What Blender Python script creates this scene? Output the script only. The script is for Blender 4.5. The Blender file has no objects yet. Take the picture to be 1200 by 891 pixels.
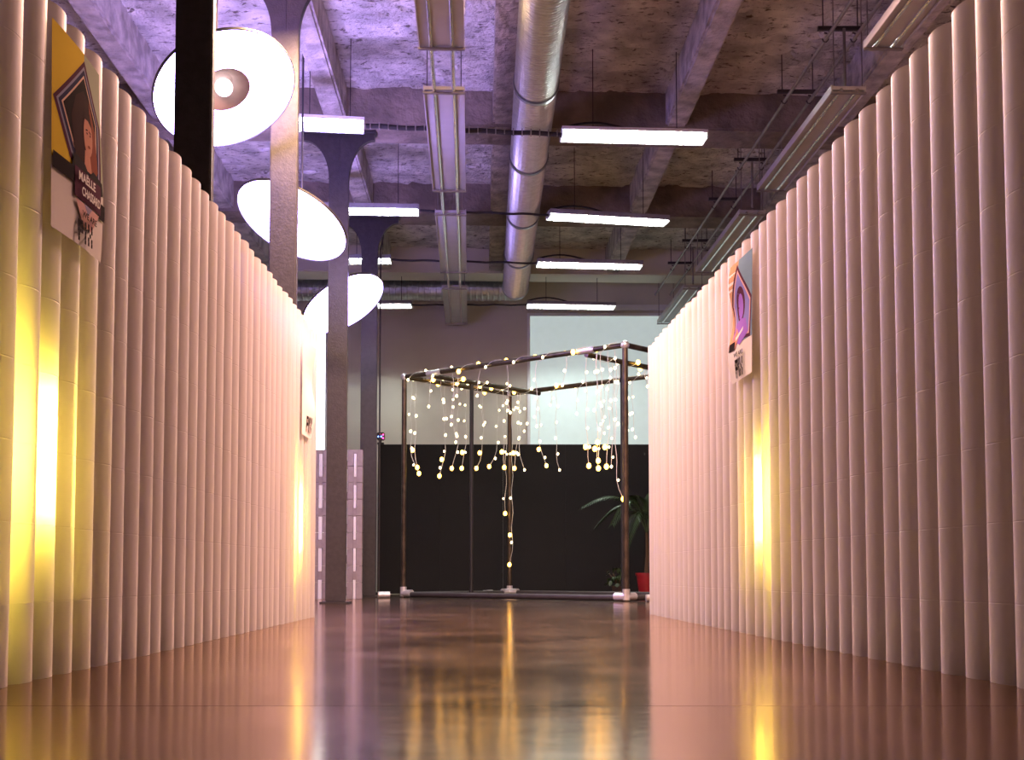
import bpy, bmesh, math, random
from mathutils import Vector, Matrix, noise
random.seed(7)
R = math.radians
S = bpy.context.scene
COL = S.collection

# ------------------------------------------------------------------ camera
F, PITCH, CAMH = 1500.0, R(3.5), 0.336
PPY = 672 - F * math.tan(PITCH)                 # principal row of the 1200x891 frame
cam_d = bpy.data.cameras.new('camera')
cam = bpy.data.objects.new('camera', cam_d); COL.objects.link(cam)
cam.location = (0, 0, CAMH); cam.rotation_euler = (R(90) + PITCH, 0, 0)
cam_d.sensor_width = 36; cam_d.lens = 36 * F / 1200
cam_d.shift_y = (PPY - 445.5) / 1200
cam_d.clip_start = .05; cam_d.clip_end = 200
S.camera = cam

# ------------------------------------------------------------------ world, exposure
w = bpy.data.worlds.new('world'); S.world = w; w.use_nodes = True
w.node_tree.nodes['Background'].inputs[0].default_value = (.5, .45, .5, 1)
w.node_tree.nodes['Background'].inputs[1].default_value = 0
S.view_settings.view_transform = 'Standard'; S.view_settings.look = 'None'
S.view_settings.gamma = 1; S.view_settings.use_curve_mapping = False
S.view_settings.exposure = 0.65
S.cycles.use_denoising = True
S.cycles.max_bounces = 8; S.cycles.diffuse_bounces = 4; S.cycles.glossy_bounces = 4
S.cycles.sample_clamp_indirect = 6
S.cycles.caustics_reflective = False; S.cycles.caustics_refractive = False

# ------------------------------------------------------------------ large lights
def lamp(kind, name, loc, target, power, color, size=.3, sy=None, spot=60, blend=.6):
    d = bpy.data.lights.new(name, kind); d.energy = power; d.color = color
    if kind == 'AREA':
        d.size = size
        if sy: d.shape = 'RECTANGLE'; d.size_y = sy
    else: d.shadow_soft_size = size
    if kind == 'SPOT': d.spot_size = R(spot); d.spot_blend = blend
    o = bpy.data.objects.new(name, d); COL.objects.link(o); o.location = loc
    o.rotation_euler = (Vector(target) - Vector(loc)).to_track_quat('-Z', 'Y').to_euler()
    return o
# added unseen warm wash for the partitions, set like a next ceiling lamp row
lamp('AREA', 'added_wash_left_offscreen', (-1.0, 9.5, 4.82), (-1.0, 9.5, 0), 500, (1, .60, .34), 1.65, .26)
lamp('AREA', 'added_wash_right_offscreen', (1.2, 9.5, 4.82), (1.2, 9.5, 0), 500, (1, .52, .42), 1.65, .26)

# ------------------------------------------------------------------ pixel helpers
CP, SP = math.cos(PITCH), math.sin(PITCH)
def ray(px, py):
    dx, dy = (px - 600) / F, (PPY - py) / F
    return Vector((dx, CP - SP * dy, SP + CP * dy))
def at_y(px, py, Y):
    r = ray(px, py); return Vector((0, 0, CAMH)) + r * (Y / r.y)
def at_h(px, py, h):
    r = ray(px, py); return Vector((0, 0, CAMH)) + r * ((h - CAMH) / r.z)
def ground(px, py): return at_h(px, py, 0)

# ------------------------------------------------------------------ object helpers
def tag(o, label=None, cat=None, group=None, kind=None):
    if label: o['label'] = label
    if cat: o['category'] = cat
    if group: o['group'] = group
    if kind: o['kind'] = kind
    return o
def thing(name, label, cat, loc=(0, 0, 0), rz=0, group=None):
    o = bpy.data.objects.new(name, None); COL.objects.link(o)
    o.location = loc; o.rotation_euler = (0, 0, rz); o.empty_display_size = .1
    return tag(o, label, cat, group)
def link(name, me, mat=None, parent=None, loc=None, smooth=False):
    if mat and not me.materials: me.materials.append(mat)
    o = bpy.data.objects.new(name, me); COL.objects.link(o)
    if parent: o.parent = parent
    if loc is not None: o.location = loc
    return o
def fin(name, bm, mat, parent=None, loc=None, smooth=False, kind=None):
    bmesh.ops.recalc_face_normals(bm, faces=bm.faces)
    me = bpy.data.meshes.new(name); bm.to_mesh(me); bm.free()
    if smooth:
        for p in me.polygons: p.use_smooth = True
        try: me.set_sharp_from_angle(angle=R(40))
        except Exception: pass
    o = link(name, me, mat, parent, loc)
    if kind: o['kind'] = kind
    return o
def box(bm, x0, x1, y0, y1, z0, z1, M=None, bev=0):
    m = Matrix.Translation(((x0 + x1) / 2, (y0 + y1) / 2, (z0 + z1) / 2)) @ Matrix.Diagonal((abs(x1 - x0), abs(y1 - y0), abs(z1 - z0), 1))
    r = bmesh.ops.create_cube(bm, size=1, matrix=(M @ m) if M else m)
    if bev:
        es = list({e for v in r['verts'] for e in v.link_edges})
        bmesh.ops.bevel(bm, geom=es, offset=bev, segments=2, affect='EDGES')
def tube(bm, pts, r, n=8, cap=True):
    pts = [Vector(p) for p in pts]; rings = []
    rs = r if isinstance(r, (list, tuple)) else [r] * len(pts)
    ref = None
    for i, p in enumerate(pts):
        t = (pts[min(i + 1, len(pts) - 1)] - pts[max(i - 1, 0)]).normalized()
        if ref is None: ref = Vector((0, 0, 1)) if abs(t.z) < .9 else Vector((1, 0, 0))
        u = t.cross(ref)
        if u.length < 1e-4: u = t.orthogonal()
        u.normalize(); v = t.cross(u).normalized(); ref = u.cross(t)
        rings.append([bm.verts.new(p + (u * math.cos(a) + v * math.sin(a)) * rs[i]) for a in [2 * math.pi * k / n for k in range(n)]])
    for a, b in zip(rings, rings[1:]):
        for k in range(n): bm.faces.new((a[k], a[(k + 1) % n], b[(k + 1) % n], b[k]))
    if cap:
        bm.faces.new(rings[0][::-1]); bm.faces.new(rings[-1])
def lathe(bm, prof, n=32, M=None, close=True):
    """prof: list of (radius, z); axis z"""
    rings = []
    for r, z in prof:
        if r < 1e-5: rings.append([bm.verts.new((0, 0, z))])
        else: rings.append([bm.verts.new((r * math.cos(2 * math.pi * k / n), r * math.sin(2 * math.pi * k / n), z)) for k in range(n)])
    new = [v for g in rings for v in g]
    for a, b in zip(rings, rings[1:]):
        for k in range(n):
            q = []
            for v in (a[k % len(a)], a[(k + 1) % len(a)], b[(k + 1) % len(b)], b[k % len(b)]):
                if v not in q: q.append(v)
            if len(q) > 2: bm.faces.new(q)
    if M: bmesh.ops.transform(bm, matrix=M, verts=new)
def prism(bm, poly, d0, d1, M=None):
    """poly in (x,z), extruded along y from d0 to d1"""
    a = [bm.verts.new((x, d0, z)) for x, z in poly]; b = [bm.verts.new((x, d1, z)) for x, z in poly]
    bm.faces.new(a); bm.faces.new(b[::-1]); n = len(poly)
    for i in range(n): bm.faces.new((a[i], b[i], b[(i + 1) % n], a[(i + 1) % n]))
    if M: bmesh.ops.transform(bm, matrix=M, verts=a + b)
def B(): return bmesh.new()

# ------------------------------------------------------------------ materials
def newmat(name):
    m = bpy.data.materials.new(name); m.use_nodes = True
    nt = m.node_tree; return m, nt, nt.nodes['Principled BSDF']
def pmat(name, col, rough=.5, metal=0, var=.12, scale=8, bump=0, bscale=40, emit=None, es=0, col2=None, coat=0, spec=.5):
    m, nt, p = newmat(name); L = nt.links
    p.inputs['Roughness'].default_value = rough; p.inputs['Metallic'].default_value = metal
    p.inputs['Coat Weight'].default_value = coat; p.inputs['Specular IOR Level'].default_value = spec
    tc = nt.nodes.new('ShaderNodeTexCoord')
    n = nt.nodes.new('ShaderNodeTexNoise'); n.inputs['Scale'].default_value = scale; n.inputs['Detail'].default_value = 6
    L.new(tc.outputs['Object'], n.inputs['Vector'])
    r = nt.nodes.new('ShaderNodeValToRGB')
    c2 = col2 or tuple(max(0, c * (1 - var * 2)) for c in col)
    r.color_ramp.elements[0].position = .35; r.color_ramp.elements[1].position = .65
    r.color_ramp.elements[0].color = (*c2, 1); r.color_ramp.elements[1].color = (*col, 1)
    L.new(n.outputs['Fac'], r.inputs['Fac']); L.new(r.outputs['Color'], p.inputs['Base Color'])
    if bump:
        n2 = nt.nodes.new('ShaderNodeTexNoise'); n2.inputs['Scale'].default_value = bscale; n2.inputs['Detail'].default_value = 8
        L.new(tc.outputs['Object'], n2.inputs['Vector'])
        b = nt.nodes.new('ShaderNodeBump'); b.inputs['Strength'].default_value = bump; b.inputs['Distance'].default_value = .05
        L.new(n2.outputs['Fac'], b.inputs['Height']); L.new(b.outputs['Normal'], p.inputs['Normal'])
    if emit:
        p.inputs['Emission Color'].default_value = (*emit, 1); p.inputs['Emission Strength'].default_value = es
    return m
def paper_mat(name, col, trans, tcol):
    """thin paper: part of the light that falls on it goes through"""
    m, nt, p = newmat(name); L = nt.links; nt.nodes.remove(p)
    out = nt.nodes['Material Output']
    tc = nt.nodes.new('ShaderNodeTexCoord'); n = nt.nodes.new('ShaderNodeTexNoise')
    mp = nt.nodes.new('ShaderNodeMapping'); mp.inputs['Scale'].default_value = (9, 9, 1.4)
    L.new(tc.outputs['Object'], mp.inputs['Vector']); L.new(mp.outputs['Vector'], n.inputs['Vector'])
    n.inputs['Scale'].default_value = 1.2; n.inputs['Detail'].default_value = 5
    r = nt.nodes.new('ShaderNodeValToRGB')
    r.color_ramp.elements[0].color = (*[c * .93 for c in col], 1); r.color_ramp.elements[1].color = (*col, 1)
    L.new(n.outputs['Fac'], r.inputs['Fac'])
    d = nt.nodes.new('ShaderNodeBsdfDiffuse'); t = nt.nodes.new('ShaderNodeBsdfTranslucent')
    g = nt.nodes.new('ShaderNodeBsdfGlossy'); g.inputs['Roughness'].default_value = .5; g.inputs['Color'].default_value = (1, 1, 1, 1)
    t.inputs['Color'].default_value = (*tcol, 1)
    L.new(r.outputs['Color'], d.inputs['Color'])
    mx = nt.nodes.new('ShaderNodeMixShader'); mx.inputs[0].default_value = trans
    L.new(d.outputs[0], mx.inputs[1]); L.new(t.outputs[0], mx.inputs[2])
    fr = nt.nodes.new('ShaderNodeFresnel'); fr.inputs['IOR'].default_value = 1.12
    m2 = nt.nodes.new('ShaderNodeMixShader')
    L.new(fr.outputs[0], m2.inputs[0]); L.new(mx.outputs[0], m2.inputs[1]); L.new(g.outputs[0], m2.inputs[2])
    L.new(m2.outputs[0], out.inputs['Surface'])
    return m
def emat(name, col, strength, sample=True):
    m, nt, p = newmat(name)
    p.inputs['Base Color'].default_value = (*col, 1)
    p.inputs['Emission Color'].default_value = (*col, 1); p.inputs['Emission Strength'].default_value = strength
    p.inputs['Roughness'].default_value = .4
    if not sample: m.cycles.emission_sampling = 'NONE'
    return m
M = {}
M['paper'] = paper_mat('pleated_paper', (.88, .85, .83), .55, (.93, .88, .85))
M['web'] = paper_mat('inner_paper_web', (.86, .80, .74), .5, (.9, .78, .6))
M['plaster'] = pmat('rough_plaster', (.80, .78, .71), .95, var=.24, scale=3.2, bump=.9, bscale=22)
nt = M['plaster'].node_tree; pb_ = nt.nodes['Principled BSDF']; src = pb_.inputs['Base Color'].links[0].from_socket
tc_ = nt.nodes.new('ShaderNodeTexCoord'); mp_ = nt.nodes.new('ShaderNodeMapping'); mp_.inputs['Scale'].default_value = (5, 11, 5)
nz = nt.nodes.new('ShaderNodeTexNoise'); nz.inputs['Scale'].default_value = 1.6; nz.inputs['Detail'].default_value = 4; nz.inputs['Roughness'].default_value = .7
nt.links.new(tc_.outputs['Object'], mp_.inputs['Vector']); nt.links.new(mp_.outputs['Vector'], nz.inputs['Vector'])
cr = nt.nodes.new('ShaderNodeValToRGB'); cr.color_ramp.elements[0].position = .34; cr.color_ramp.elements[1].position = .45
cr.color_ramp.elements[0].color = (.22, .20, .17, 1); cr.color_ramp.elements[1].color = (1, 1, 1, 1)  # shading of plaster pits painted into the base colour, apart from the modelled relief
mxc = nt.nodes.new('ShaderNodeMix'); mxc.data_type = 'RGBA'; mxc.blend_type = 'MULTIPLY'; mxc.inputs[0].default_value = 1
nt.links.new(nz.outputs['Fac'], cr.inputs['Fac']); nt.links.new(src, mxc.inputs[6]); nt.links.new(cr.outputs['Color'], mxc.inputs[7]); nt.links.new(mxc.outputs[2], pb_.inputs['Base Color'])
M['beam'] = pmat('aged_concrete_beam', (.30, .25, .20), .9, var=.22, scale=3, bump=.8, bscale=10)
M['rib'] = pmat('limewashed_rib', (.60, .56, .50), .9, var=.25, scale=5, bump=.9, bscale=12)
M['cream'] = pmat('cream_wall_paint', (.72, .69, .58), .8, var=.03, scale=2)
M['sidewall'] = pmat('grey_side_wall', (.45, .43, .42), .85, var=.08, scale=2, bump=.3)
M['iron'] = pmat('dark_iron_paint', (.045, .040, .042), .45, var=.15, scale=20, bump=.1, bscale=60)
M['galv'] = pmat('galvanised_steel', (.56, .60, .58), .36, metal=.85, var=.08, scale=14)
M['galvdark'] = pmat('steel_collar', (.32, .34, .34), .4, metal=.8)
M['panelw'] = pmat('white_enamel_panel', (.50, .49, .47), .42, var=.04, scale=5)
M['steel'] = pmat('dull_steel_rod', (.33, .30, .27), .45, metal=.7)
M['brightpipe'] = pmat('polished_pipe', (.75, .74, .72), .25, metal=.9, var=.05)
M['darkmetal'] = pmat('dark_bracket_steel', (.06, .05, .05), .5, metal=.4)
M['fixgrey'] = pmat('grey_luminaire_body', (.30, .30, .30), .5, var=.05)
M['louver'] = pmat('white_louver', (.85, .85, .85), .35, var=.03)
M['tube_on'] = emat('fluorescent_tube', (.92, 1, .96), 260.0)
M['cable'] = pmat('black_cable', (.015, .014, .016), .6)
M['black'] = pmat('black_fabric_panel', (.007, .006, .006), .9, var=.2, scale=60, bump=.2, bscale=200)
M['blackpole'] = pmat('matt_black_pole', (.012, .011, .010), .6)
M['scaff'] = pmat('tarnished_steel_tube', (.11, .085, .06), .4, metal=.7, var=.25, scale=9)
M['clamp'] = pmat('silver_clamp', (.80, .78, .78), .3, metal=.6)
M['bulb'] = emat('warm_bulb_glow', (1, .55, .08), 8, False)
M['bulb_s'] = emat('pale_bulb_glow', (1, .80, .42), 4, False)
M['wire'] = pmat('clear_wire', (.90, .88, .80), .4)
M['led'] = emat('led_tube_glow', (1, .72, .08), 300)
M['disc'] = emat('disc_diffuser_glow', (.48, .34, 1.0), 19.0)
M['cup'] = pmat('pale_pink_cup', (.62, .47, .47), .6)
M['bulbw'] = emat('lamp_bulb_glow', (1, .97, .97), 1.3)
M['rim'] = pmat('dark_rim', (.05, .05, .05), .4)
M['blind'] = pmat('pale_window_blind', (.55, .65, .62), .7, var=.02, emit=(.82, .98, .94), es=.30)
M['winwhite'] = pmat('white_window_frame', (.85, .86, .85), .4, var=.02)
M['winlit'] = emat('lit_window_pane', (.95, 1, 1), 1.6)
M['leaf'] = pmat('dark_green_leaf', (.035, .075, .022), .45, var=.25, scale=12)
M['stem'] = pmat('brown_stem', (.10, .06, .03), .8)
M['redpot'] = pmat('red_pot_glaze', (.32, .012, .018), .4)
M['claypot'] = pmat('dark_clay_pot', (.06, .035, .025), .7)
M['soil'] = pmat('potting_soil', (.02, .013, .008), .95)
M['blockg'] = pmat('pinkish_grey_block', (.36, .31, .31), .6, var=.08, scale=15)
M['blockw'] = pmat('white_block', (.92, .92, .92), .45, var=.02)

# floor: sealed, polished concrete
def floor_mat():
    m, nt, p = newmat('polished_concrete'); L = nt.links; nt.nodes.remove(p); N = nt.nodes.new
    tc = N('ShaderNodeTexCoord')
    n = N('ShaderNodeTexNoise'); n.inputs['Scale'].default_value = 1.3; n.inputs['Detail'].default_value = 9; n.inputs['Roughness'].default_value = .65
    L.new(tc.outputs['Object'], n.inputs['Vector'])
    r = N('ShaderNodeValToRGB')
    r.color_ramp.elements[0].position = .38; r.color_ramp.elements[1].position = .64
    r.color_ramp.elements[0].color = (.020, .009, .006, 1); r.color_ramp.elements[1].color = (.075, .034, .019, 1)
    L.new(n.outputs['Fac'], r.inputs['Fac'])
    d = N('ShaderNodeBsdfDiffuse'); L.new(r.outputs['Color'], d.inputs['Color'])
    g = N('ShaderNodeBsdfGlossy'); g.inputs['Color'].default_value = (1, .87, .76, 1)
    rr = N('ShaderNodeMapRange'); rr.inputs['To Min'].default_value = .07; rr.inputs['To Max'].default_value = .19
    L.new(n.outputs['Fac'], rr.inputs['Value']); L.new(rr.outputs['Result'], g.inputs['Roughness'])
    n2 = N('ShaderNodeTexNoise'); n2.inputs['Scale'].default_value = 2.6; n2.inputs['Detail'].default_value = 4
    L.new(tc.outputs['Object'], n2.inputs['Vector'])
    b = N('ShaderNodeBump'); b.inputs['Strength'].default_value = .07; b.inputs['Distance'].default_value = .02
    L.new(n2.outputs['Fac'], b.inputs['Height'])
    for q in (d, g): L.new(b.outputs['Normal'], q.inputs['Normal'])
    f = N('ShaderNodeFresnel'); f.inputs['IOR'].default_value = 2.25
    x = N('ShaderNodeMixShader'); L.new(f.outputs[0], x.inputs[0]); L.new(d.outputs[0], x.inputs[1]); L.new(g.outputs[0], x.inputs[2])
    L.new(x.outputs[0], nt.nodes['Material Output'].inputs['Surface'])
    return m
M['floor'] = floor_mat()
M['joint'] = pmat('dark_floor_joint', (.02, .014, .012), .8)

# ------------------------------------------------------------------ the setting
XL, XR, YB, YE = -5.2, 5.4, -3.0, 22.8
HS, HC = 5.0 + CAMH, 5.45 + CAMH
bm = B(); box(bm, XL, XR, YB, YE, -.12, -.006)
floor = tag(fin('floor', bm, M['joint']), 'polished brown concrete floor', kind='structure')
js = [YB, -1.4, 3.27, 8.0, 12.7, 17.4, YE]
for a, b_ in zip(js, js[1:]):
    for x0, x1 in ((XL, -2.4), (-2.4, 2.6), (2.6, XR)):
        bm = B(); box(bm, x0 + .003, x1 - .003, a + .003, b_ - .003, -.006, 0)
        fin('floor_slab', bm, M['floor'], floor)
bm = B(); box(bm, XL, XR, YB, YE, HC, HC + .15)
step = .055; nx, ny = int((XR - XL) / step), int((YE - 8.0) / step)   # trowelled, uneven underside
gv = []
for j in range(ny + 1):
    y = 8.0 + (YE - 8.0) * j / ny; row_ = []
    for i in range(nx + 1):
        x = XL + (XR - XL) * i / nx
        h = noise.noise((x * 2.2, y * 5.0, 1.3)) * .030 + noise.noise((x * 7, y * 13, 4.1)) * .020
        k = noise.noise((x * 5.0, y * 9.0, 8.7))
        if k > .28: h += (k - .28) * .16
        row_.append(bm.verts.new((x, y, HC - .035 + h)))
    gv.append(row_)
for a, b_ in zip(gv, gv[1:]):
    for i in range(nx): bm.faces.new((a[i], b_[i], b_[i + 1], a[i + 1]))
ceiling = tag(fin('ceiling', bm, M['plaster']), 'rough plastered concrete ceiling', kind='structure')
BEAMS = [3.45, 7.0, 10.1, 14.08, 17.58, 21.1]
for i, y in enumerate(BEAMS):
    bm = B(); Mx = Matrix.Translation((0, y + .3, 0)) @ Matrix.Rotation(R(2.6), 4, 'Z')
    box(bm, XL - .3, XR + .3, -.3, .33, HS, HC + .02, Mx, .02)
    fin('beam', bm, M['cream'] if i == 5 else M['beam'], ceiling)
for x in (-3.62, -1.70, .17, 2.12, 3.95):
    for a, b_ in zip([YB] + [y + .5 for y in BEAMS], [y + .1 for y in BEAMS]):
        xa, xb = x - .024 * (a - 3), x - .024 * (b_ - 3)
        Mx = Matrix.Translation((xa, a, 0)) @ Matrix.Rotation(-math.atan2(xb - xa, b_ - a), 4, 'Z')
        bm = B(); box(bm, -.12, .12, 0, math.hypot(xb - xa, b_ - a), HS + .03, HC + .02, Mx, .025)
        fin('rib', bm, M['rib'], ceiling)
def wall(name, x0, x1, y0, y1, m):
    bm = B(); box(bm, x0, x1, y0, y1, -.12, HC + .15); return tag(fin(name, bm, m), kind='structure')
wall('wall_far', XL - .2, XR + .2, YE, YE + .2, M['cream'])
wall('wall_near', XL - .2, XR + .2, YB - .2, YB, M['sidewall'])
wall('wall_left', XL - .2, XL, YB, YE, M['sidewall'])
wall('wall_right', XR, XR + .2, YB, YE, M['sidewall'])
# window with pale blind on the far wall
def window(name, pa, pb, Y, label, pane, fr=.05):
    a, b_ = at_y(*pa, Y), at_y(*pb, Y)
    x0, x1, z0, z1 = a.x, b_.x, b_.z, a.z
    bm = B()
    box(bm, x0 - fr, x0, Y - .06, Y + .02, z0 - fr, z1 + fr); box(bm, x1, x1 + fr, Y - .06, Y + .02, z0 - fr, z1 + fr)
    box(bm, x0, x1, Y - .06, Y + .02, z1, z1 + fr); box(bm, x0, x1, Y - .06, Y + .02, z0 - fr, z0)
    f = tag(fin(name, bm, M['winwhite']), label, kind='structure')
    bm = B(); box(bm, x0 + .005, x1 - .005, Y - .02, Y - .002, z0 + .005, z1 - .005); fin('blind', bm, pane, f)
    return f, (x0, x1, z0, z1)
f, q = window('window_1', (621, 371), (800, 640), YE - .01, 'wide window behind a pale blue-green blind', M['blind'])
bm = B(); box(bm, q[0] - .05, q[1] + .05, YE - .14, YE - .03, q[3] + .10, q[3] + .19, bev=.01); fin('blind_cassette', bm, M['winwhite'], f)
window('window_2', (366, 380), (380, 640), YE - .01, 'tall narrow bright window', M['winlit'], .03)

# ------------------------------------------------------------------ pleated paper partitions
PITCHP, DEPTH, WH, ROWS = .187, .050, 2.2, 9
RH = WH / ROWS
def pleat_mesh():
    bm = B(); n = 9; zs = []
    for r in range(ROWS):
        z0, z1 = r * RH, (r + 1) * RH
        zs += [(z0 + .0005 if r else .0008, 0.975 if r else 1), (z0 + .003, 1), (z1 - .003, 1)]
    zs.append((WH, 1)); rings = []
    for z, k in zs:
        rings.append([bm.verts.new((PITCHP / 2 * math.cos(a) * -1, -DEPTH * k * math.sin(a) if 0 < i < n else 0, z))
                      for i, a in [(i, math.pi * i / n) for i in range(n + 1)]])
    for a, b_ in zip(rings, rings[1:]):
        for k in range(n): bm.faces.new((a[k], a[k + 1], b_[k + 1], b_[k]))
    bm.faces.new(rings[-1])
    me = bpy.data.meshes.new('pleat'); bm.to_mesh(me); bm.free()
    for p in me.polygons: p.use_smooth = len(p.vertices) == 4
    for e in me.edges:      # crisp fold at every row seam
        a, b_ = (me.vertices[i].co for i in e.vertices)
        if abs(a.z - b_.z) < 1e-6: e.use_edge_sharp = True
    me.materials.append(M['paper']); return me
PLEAT = pleat_mesh()
class Wall:
    """local frame: s runs along the wall away from its far end towards the camera, d out of the face into the corridor"""
    def __init__(self, p_end, p_near, side, n, label, group=None):
        e, q = ground(*p_end), ground(*p_near)
        self.e = Vector((e.x, e.y, 0)); self.t = (q - e).normalized(); self.t.z = 0
        nrm = Vector((self.t.y, -self.t.x, 0))
        if nrm.x * (-e.x) < 0: nrm = -nrm
        self.n = nrm; self.e = self.e - nrm * DEPTH
        self.root = thing('paper_partition', label, 'partition', self.e)
        # matrix: local x -> wall direction, local -y -> corridor
        xd = Vector((-nrm.y, nrm.x, 0)); self.xd = xd
        ang = math.atan2(xd.y, xd.x); self.sg = 1 if xd.dot(self.t) > 0 else -1
        self.root.rotation_euler = (0, 0, ang)
        self.count = n
        for i in range(n):
            o = link('pleat', PLEAT, None, self.root)
            o.location = (self.sg * (i + .5) * PITCHP, random.uniform(-.004, .004), 0)
            o.rotation_euler = (0, 0, R(random.uniform(-2.2, 2.2))); o.scale = (1, random.uniform(.93, 1.07), random.uniform(.998, 1.002))
        L = n * PITCHP
        bm = B(); box(bm, min(0, self.sg * L), max(0, self.sg * L), .10, .112, .0005, WH); fin('back_sheet', bm, M['paper'], self.root)
        bm = B(); box(bm, self.sg * -.012 if self.sg > 0 else 0, 0 if self.sg > 0 else .012, -.03, .112, .004, WH); fin('end_board', bm, M['paper'], self.root)
    def pt(self, s, d, z): return self.e + self.t * s + self.n * d + Vector((0, 0, z))
    def s_at(self, px, py=600):
        r = ray(px, py); o = Vector((0, 0)); dv = Vector((r.x, r.y))
        base = self.e + self.n * DEPTH
        # solve o + k*dv = base + s*t
        det = dv.x * -self.t.y + self.t.x * dv.y
        k = (base.x * -self.t.y + self.t.x * base.y) / det
        hit = dv * k
        return (Vector((hit.x, hit.y, 0)) - base).dot(self.t), hit.y
    def lamp(self, px, label):
        """LED tube inside the cavity, with the paper webs of the cells around it"""
        s, _ = self.s_at(px); k = int(s / PITCHP); s0 = self.sg * (k + .5) * PITCHP
        for j in (-2, 3):
            x = self.sg * (k + j) * PITCHP
            bm = B(); v = [bm.verts.new(c) for c in ((x, .002, .004), (x, .098, .004), (x, .098, WH), (x, .002, WH))]; bm.faces.new(v)
            fin('web', bm, M['web'], self.root)
        for r in (1, 6):
            bm = B(); x0, x1 = self.sg * (k - 2) * PITCHP, self.sg * (k + 3) * PITCHP
            v = [bm.verts.new(c) for c in ((x0, -.001, r * RH), (x1, -.001, r * RH), (x1, .098, r * RH), (x0, .098, r * RH))]; bm.faces.new(v)
            fin('shelf_web', bm, M['web'], self.root)
        t = thing('led_tube_lamp', label, 'lamp', self.root.matrix_basis @ Vector((s0, .045, 2 * RH + .03)), self.root.rotation_euler.z)
        bm = B(); tube(bm, [(0, 0, .02), (0, 0, .40)], .014, 10); fin('glow_tube', bm, M['led'], t)
        bm = B(); tube(bm, [(0, 0, -.03), (0, 0, .02)], .018, 10); fin('socket', bm, M['darkmetal'], t)
        bm = B(); tube(bm, [(0, 0, .40), (0, 0, .43)], .018, 10); fin('end_cap', bm, M['darkmetal'], t)
WL = Wall((370, 723.5), (0, 808), 'L', 46, 'pleated cream paper partition carrying a yellow portrait poster and a white curled poster')
WR = Wall((759.5, 720), (1180, 804.5), 'R', 48, 'pleated pinkish paper partition carrying one blue and violet poster')
bpy.context.view_layer.update()
WL.lamp(52, 'yellow glowing tube lamp inside the partition below the yellow poster')
WL.lamp(356, 'yellow glowing tube lamp inside the partition below the white poster')
WR.lamp(884, 'yellow glowing tube lamp inside the partition below the blue and violet poster')

# ------------------------------------------------------------------ iron columns with fan capitals
def column(px, Y, label, pipe=False):
    c = at_y(px, 500, Y); t = thing('iron_column', label, 'column', (c.x, Y + .11, 0), group='iron columns')
    h = .112
    bm = B(); box(bm, -h, h, -.04, .04, .02, HS - .5, bev=.008); fin('shaft', bm, M['iron'], t)
    bm = B(); box(bm, -.16, .16, -.16, .16, 0, .02, bev=.004); fin('base_plate', bm, M['iron'], t)
    poly = []; n = 10; W2, HH = .40, .56
    for i in range(n + 1):
        a = i / n * math.pi / 2; poly.append((h + (W2 - h) * (1 - math.cos(a)), HS - HH + (HH - .10) * math.sin(a)))
    poly.append((W2, HS - .03)); poly = poly + [(-x, z) for x, z in poly[::-1]]
    bm = B(); prism(bm, poly, -.038, .038); fin('capital', bm, M['iron'], t)
    bm = B(); box(bm, -.42, .42, -.09, .09, HS - .03, HS, bev=.004); fin('cap_plate', bm, M['iron'], t)
    bm = B(); box(bm, -.008, .008, -.046, -.038, HS - .55, HS - .06); fin('capital_seam', bm, M['iron'], t)
    if pipe:
        bm = B(); tube(bm, [(h + .035, .05, 0.0), (h + .035, .05, HS - .45), (h + .08, .05, HS - .2), (h + .3, .05, HS)], .012, 6); fin('conduit', bm, M['darkmetal'], t)
column(216.5, 7.35, 'dark iron column standing behind the partition with the yellow poster')
column(327, 10.25, 'dark iron column between two tilted disc lamps, its foot hidden by the partition')
column(393.5, 14.15, 'dark iron column in front of the grey block screen')
column(431, 17.6, 'dark iron column beside the black partition and the small coloured spotlight', True)

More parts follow.
